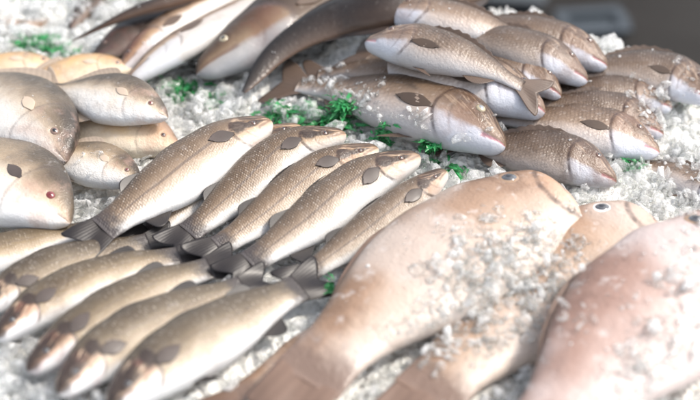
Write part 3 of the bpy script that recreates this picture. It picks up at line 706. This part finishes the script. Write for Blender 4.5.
def crate(px, py, sx, sy, h, rot, col, label):
    """open plastic fish box: four walls, floor, lip"""
    p = plane(px, py, -.9+h*.5); ax = np.array([math.cos(rot), math.sin(rot)]); ay = np.array([-ax[1], ax[0]])
    org = (p[0], p[1], -.9); r = empty('fish_crate', org); tag(r, label, 'crate', 'lidded crates on the floor behind the stall')
    m = plain('crate plastic', col, .4); c2 = p[:2]
    V = []; F = []; box(V, F, c2, ax, ay, sx, sy, -.899, -.88)
    for s in (-1, 1):
        box(V, F, c2+ay*s*(sy-.012), ax, ay, sx, .012, -.879, -.9+h); box(V, F, c2+ax*s*(sx-.012), ax, ay, .012, sy-.026, -.879, -.9+h)
    link_mesh('crate_body', V, F, m, r, org, smooth=False)
    V = []; F = []; box(V, F, c2, ax, ay, sx-.026, sy-.026, -.9+h-.012, -.9+h-.002); link_mesh('lid', V, F, m, r, org, smooth=False)
    V = []; F = []
    for s in (-1, 1):
        box(V, F, c2+ay*s*(sy+.008), ax, ay, sx+.02, .018, -.9+h+.001, -.9+h+.012); box(V, F, c2+ax*s*(sx+.008), ax, ay, .018, sy-.012, -.9+h+.001, -.9+h+.012)
    link_mesh('lip', V, F, m, r, org, smooth=False)
crate(592, 30, .085, .05, .05, .12, (.030, .038, .045), 'low blue-grey lidded crate on the dark floor behind the bream pile')
crate(510, 6, .09, .07, .12, -.15, (.045, .05, .054), 'grey lidded crate on the floor at the top edge, above the topmost bream')

# ------------------------------------------------------------------ green garnish
def leaf_mat():
    t = NT('bright green leaf'); rv, rx, ry, rz = t.attr('rest'); 
    pos = t.n('ShaderNodeNewGeometry').outputs['Position']; n = t.noise(pos, 90, 3, .6)
    col = t.mix(t.rng(n, .35, .65, 0, 1), (.018, .20, .055), (.055, .40, .13)); col = t.mix(rx, col, (.06, .26, .09))
    p = t.pbr(col, .35, t.bump(n, .4, .003)); tr = t.n('ShaderNodeBsdfTranslucent'); t.put(tr.inputs[0], col)
    m = t.n('ShaderNodeMixShader'); m.inputs[0].default_value = .3; t.t.links.new(p, m.inputs[1]); t.t.links.new(tr.outputs[0], m.inputs[2])
    return t.done(m.outputs[0])
M['leaf'] = leaf_mat(); M['stem'] = plain('green stem', (.05, .22, .06), .4)

OWN = []
def bvh_of():
    OWN.extend(['bed']*len(BF))
    V = list(map(tuple, BV)); F = list(BF); n = len(V)
    for W, Fc, kd in BODIES:
        OWN.extend([kd]*len(Fc)); V.extend(map(tuple, W)); F.extend([tuple(i+n for i in f) for f in Fc]); n = len(V)
    return BVHTree.FromPolygons(V, F), len(BF)
BVH, NBED = bvh_of()
def drop(x, y):
    h = BVH.ray_cast(Vector((x, y, 1.0)), Vector((0, 0, -1)))
    return (None, None) if h[0] is None else (h[0].z, OWN[h[2]])

def sprig(px, py, w, dpt, n, label, zo=.03, hang=.012):
    c = at(px, py, zo); z0, _ = drop(c[0], c[1]); z0 = c[2] if z0 is None else min(z0, c[2]+.02)
    org = (c[0], c[1], z0); r = empty('garnish_sprig', org); tag(r, label, 'garnish', 'green garnish sprigs tucked in the ice')
    V = []; F = []; A_ = []
    SV = [(c[0]+.0012*math.cos(j/5*2*PI), c[1]+.0012*math.sin(j/5*2*PI), z0+.002) for j in range(5)]; SF = []
    rs = random.Random(int(px*7+py))
    for k in range(int(n*1.7)):
        bx = c[0]+rs.gauss(0, w*.45); by = c[1]+rs.gauss(0, dpt*.45)
        zz, _ = drop(bx, by); zz = z0 if zz is None or zz > z0+.02 else zz
        ang = rs.uniform(0, 2*PI); tilt = rs.uniform(.0, .75); ln = rs.uniform(.010, .026); wd = ln*rs.uniform(.10, .24)
        T = Vector((math.cos(ang)*math.cos(tilt), math.sin(ang)*math.cos(tilt), math.sin(tilt))); S = T.cross(Vector((0, 0, 1))).normalized(); U = S.cross(T)
        roll = rs.uniform(-.9, .9); S2 = S*math.cos(roll)+U*math.sin(roll); U2 = U*math.cos(roll)-S*math.sin(roll)
        b = len(V); P0 = Vector((bx, by, zz+rs.uniform(-.004, hang))); nu = 6; tint = rs.random()**2
        for i in range(nu):
            u = i/(nu-1); hw = wd*(math.sin(min(1, u*.93+.05)*PI)**.7)*(1 if i % 2 else .62)
            cu = -u*u*ln*.4
            for j in (-1, 0, 1):
                q = P0+T*(ln*u-abs(j)*ln*.10*(i % 2 == 0))+S2*(hw*j)+U2*(cu+abs(j)*hw*.45+rs.uniform(-.0008, .0008)); V.append(tuple(q)); A_.append((tint, u, 0))
        for i in range(nu-1):
            for j in range(2):
                a = b+i*3+j; F.append((a, a+1, a+4, a+3))
        if k % 4 == 0:                                 # a short stem under every fourth leaf
            s0 = len(SV)
            for j in range(5):
                f = j/5*2*PI; SV.append(tuple(P0+(S*math.cos(f)+U*math.sin(f))*.0008))
            for j in range(5): SF.append((j, (j+1) % 5, s0+(j+1) % 5, s0+j))
    link_mesh('leaves', V, F, M['leaf'], r, org, {'rest': A_}, smooth=False)
    link_mesh('stem', SV, SF, M['stem'], r, org)

sprig(44, 46, .030, .022, 110, 'bright green sprig on the ice at the top left, above the peach fish', .006)
sprig(24, 48, .022, .02, 30, 'sparse green sprig left of the bright one at the top left edge', .006)
sprig(66, 56, .025, .012, 40, 'thin green sprig trailing right below the bright top left one', .006)
sprig(183, 93, .035, .022, 90, 'green sprig between the dark-foreheaded pomfret and the white-bellied fish', .006)
sprig(208, 102, .022, .016, 45, 'small green sprig below the round-eyed long fish jaw', .006)
sprig(150, 82, .018, .014, 30, 'little green sprig at the jaw of the white-bellied fish', .006)
sprig(277, 119, .034, .022, 90, 'green sprig behind the half-hidden bass head, left end of the garnish strip', .006, .024)
sprig(310, 122, .034, .024, 130, 'dense green sprig behind the striped bass head, second along the garnish strip', .006, .024)
sprig(342, 128, .034, .022, 140, 'dense green sprig behind the middle bass head', .006, .024)
sprig(386, 142, .022, .016, 60, 'green sprig between the middle bass head and the pink-nosed bass', .006, .024)
sprig(430, 156, .022, .018, 60, 'green sprig right of the pink-nosed bass, above the pale-headed bass', .006)
sprig(455, 172, .03, .02, 30, 'scattered green sprig on ice between pale-headed bass and tan fish', .006)
sprig(634, 170, .016, .016, 26, 'green sprig at the mouth of the dark scaly bream', .006)
sprig(690, 106, .014, .014, 34, 'green sprig at the right edge by the large bream gill', .006)
sprig(334, 300, .005, .014, 8, 'few green leaves in the ice beside the large tan fish tail', .006)

# ------------------------------------------------------------------ crushed ice
def inpoly(px, py, poly):
    c = False; j = len(poly)-1
    for i in range(len(poly)):
        xi, yi = poly[i]; xj, yj = poly[j]
        if (yi > py) != (yj > py) and px < (xj-xi)*(py-yi)/(yj-yi)+xi: c = not c
        j = i
    return c
def to_px(p):
    d = np.array(p)-CAM; z = d@FWD
    return 350+FPX*(d@RGT)/z, 200-FPX*(d@UPV)/z

# ground-plan patches where ice lies over the fish, given by where they are seen (poly, chance)
COVER = [
 ([(420,262),(470,232),(520,225),(560,232),(590,262),(560,300),(520,345),(470,345),(420,360),(400,355),(420,335),(450,300)], .9),
 ([(300,92),(360,92),(420,112),(460,138),(500,152),(480,165),(430,158),(370,138),(310,128),(240,112),(235,92)], 1.5),
 ([(0,-20),(60,-20),(110,0),(75,35),(60,50),(0,52)], .8),
 ([(625,85),(700,90),(710,240),(650,200),(640,165),(665,150),(640,120)], .75),
 ([(635,300),(670,260),(710,270),(710,420),(600,420),(620,350)], .35),
 ([(285,58),(330,45),(350,80),(300,100),(265,95)], .5),
 ([(55,128),(75,150),(100,152),(110,180),(75,195),(68,165)], .25),
 ([(535,180),(560,215),(600,225),(560,260),(500,250)], .08),
]
PHI = (1+5**.5)/2
ICO = np.array([(-1,PHI,0),(1,PHI,0),(-1,-PHI,0),(1,-PHI,0),(0,-1,PHI),(0,1,PHI),(0,-1,-PHI),(0,1,-PHI),(PHI,0,-1),(PHI,0,1),(-PHI,0,-1),(-PHI,0,1)])/1.902
ICF = np.array([(0,11,5),(0,5,1),(0,1,7),(0,7,10),(0,10,11),(1,5,9),(5,11,4),(11,10,2),(10,7,6),(7,1,8),(3,9,4),(3,4,2),(3,2,6),(3,6,8),(3,8,9),(4,9,5),(2,4,11),(6,2,10),(8,6,7),(9,8,1)])
def chips():
    pts = []; thin = []
    N = 44000
    xs = RNG.uniform(-1.0, 1.0, N); ys = RNG.uniform(-.72, 1.0, N)
    for x, y in zip(xs, ys):
        e = (x-E0[0])*ENRM[0] + (y-E0[1])*ENRM[1]
        if e > .0: continue
        px, py = to_px((x, y, .03))
        if px < -60 or px > 760 or py < -60 or py > 450: continue
        z, bed = drop(x, y)
        if z is None: continue
        px, py = to_px((x, y, z))
        if bed == 'bed':
            r = min(.021, .0085*math.exp(RNG.normal(0, .42))); pts.append((x, y, z+r*RNG.uniform(-.2, 1.3), r))
        elif bed != 'bass' and bed != 'fin':
            for poly, pr in COVER:
                if inpoly(px, py, poly):
                    if RNG.random() > .6: break
                    # thins toward the patch edge through clumping
                    cl = mnoise.noise(Vector((x*22, y*22, 5)))*.5+.5
                    if RNG.random() < pr*(.25+1.1*cl):
                        r = min(.015, .0058*math.exp(RNG.normal(0, .45))); pts.append((x, y, z+r*RNG.uniform(.0, 1.1), r))
                    break
            else:
                if RNG.random() < .012:
                    r = RNG.uniform(.0015, .0035); pts.append((x, y, z+r*.3, r))
    for poly, pr in COVER:                               # finer ice heaped over the fish themselves
        xs = [p[0] for p in poly]; ys = [p[1] for p in poly]
        area = (max(xs)-min(xs))*(max(ys)-min(ys))
        for _ in range(int(area*pr*.42)):
            px, py = RNG.uniform(min(xs)-25, max(xs)+25), RNG.uniform(min(ys)-20, max(ys)+20)
            g_ = (16 if max(ys) > 240 else 7)
            jx = mnoise.noise(Vector((px*.05, py*.05, 2)))*26 + RNG.normal(0, g_); jy = mnoise.noise(Vector((px*.05, py*.05, 9)))*26 + RNG.normal(0, g_)
            if not inpoly(px+jx, py+jy, poly): continue
            p = plane(px, py, .06); z, bed = drop(p[0], p[1])
            if z is None or bed in ('bed', 'bass', 'fin'): continue
            for _k in range(3): p = plane(px, py, z); zz, bed = drop(p[0], p[1]); z = zz if zz is not None else z
            if bed in ('bed', 'bass', 'fin') or zz is None: continue
            cl = mnoise.noise(Vector((p[0]*20, p[1]*20, 5)))
            if RNG.random() > .55+1.1*cl: continue
            r = min(.013, .0034*math.exp(RNG.normal(0, .55))); pts.append((p[0], p[1], z+r*RNG.uniform(-.05, .35), r)); thin.append(len(pts)-1)
    n = len(pts); P = np.array(pts)
    sc = RNG.uniform(.45, 1.5, (n, 1, 3)); sc[:, :, 2] *= .5; th_ = np.zeros(n, bool); th_[thin] = True
    jit = RNG.uniform(.6, 1.3, (n, 12, 1))
    sc[th_, :, 2] *= .7
    q = RNG.normal(size=(n, 4)); q[th_, 1:3] *= .25; q /= np.linalg.norm(q, axis=1)[:, None]
    w, x, y, z = q.T
    Rm = np.stack([np.stack([1-2*(y*y+z*z), 2*(x*y-z*w), 2*(x*z+y*w)], -1), np.stack([2*(x*y+z*w), 1-2*(x*x+z*z), 2*(y*z-x*w)], -1), np.stack([2*(x*z-y*w), 2*(y*z+x*w), 1-2*(x*x+y*y)], -1)], 1)
    Vc = ICO[None]*jit*sc; Vc = np.einsum('nij,nkj->nki', Rm, Vc)*P[:, None, 3:4] + P[:, None, :3]
    V = Vc.reshape(-1, 3); F = (ICF[None]+12*np.arange(n)[:, None, None]).reshape(-1, 3)
    me = bpy.data.meshes.new('crushed_ice'); me.vertices.add(len(V)); me.vertices.foreach_set('co', V.astype(np.float32).ravel())
    me.loops.add(F.size); me.loops.foreach_set('vertex_index', F.astype(np.int32).ravel())
    me.polygons.add(len(F)); me.polygons.foreach_set('loop_start', np.arange(0, F.size, 3, dtype=np.int32)); me.polygons.foreach_set('loop_total', np.full(len(F), 3, np.int32))
    me.update(calc_edges=True); me.validate(); me.materials.append(M['chip']); me.materials.append(M['slush']); me.polygons.foreach_set('material_index', np.repeat(th_.astype(np.int32), 20))
    o = bpy.data.objects.new('crushed_ice', me); COL.objects.link(o)
    tag(o, 'crushed ice chips scattered between and over the fish', 'ice', kind='stuff'); print('chips', n)
chips()

# ------------------------------------------------------------------ light, camera
W = bpy.data.worlds.new('World'); SC.world = W; W.use_nodes = True
nt = W.node_tree; nt.nodes.clear()
EL, AZ = math.radians(52), math.radians(85)       # sun high on the right
sky = nt.nodes.new('ShaderNodeTexSky'); sky.sky_type = 'NISHITA'; sky.sun_disc = False; sky.sun_elevation = EL; sky.sun_rotation = AZ
sky.air_density = 1.0; sky.dust_density = 3.0; sky.ozone_density = .6
bg = nt.nodes.new('ShaderNodeBackground'); bg.inputs['Strength'].default_value = .125
wo = nt.nodes.new('ShaderNodeOutputWorld'); hs_ = nt.nodes.new('ShaderNodeHueSaturation'); hs_.inputs['Saturation'].default_value = .42; nt.links.new(sky.outputs[0], hs_.inputs['Color']); nt.links.new(hs_.outputs[0], bg.inputs[0]); nt.links.new(bg.outputs[0], wo.inputs[0])
L = bpy.data.lights.new('sun', 'SUN'); L.energy = 1.2; L.angle = math.radians(10); L.color = (1, .92, .82)
so = bpy.data.objects.new('sun', L); COL.objects.link(so)
dv = Vector((math.cos(EL)*math.sin(AZ), math.cos(EL)*math.cos(AZ), math.sin(EL)))
so.rotation_euler = dv.to_track_quat('Z', 'Y').to_euler()
cd = bpy.data.cameras.new('camera'); co = bpy.data.objects.new('camera', cd); COL.objects.link(co)
co.location = CAM; co.rotation_euler = (PI/2-PITCH, 0, 0)
cd.sensor_width = 36; cd.lens = FPX/700*36; cd.clip_start = .05; cd.clip_end = 200
cd.dof.use_dof = True; fp = at(370, 165, .05); cd.dof.focus_distance = float((fp-CAM)@FWD); cd.dof.aperture_fstop = 1.5
SC.camera = co
SC.view_settings.view_transform = 'Standard'; SC.view_settings.look = 'None'; SC.view_settings.exposure = 1.4; SC.view_settings.gamma = 1
SC.render.engine = 'CYCLES'; SC.cycles.use_denoising = True
SC.cycles.max_bounces = 20; SC.cycles.diffuse_bounces = 10; SC.cycles.glossy_bounces = 8; SC.cycles.transmission_bounces = 18; SC.cycles.transparent_max_bounces = 40; SC.cycles.caustics_refractive = True; SC.cycles.caustics_reflective = False
SC.cycles.sample_clamp_indirect = 20
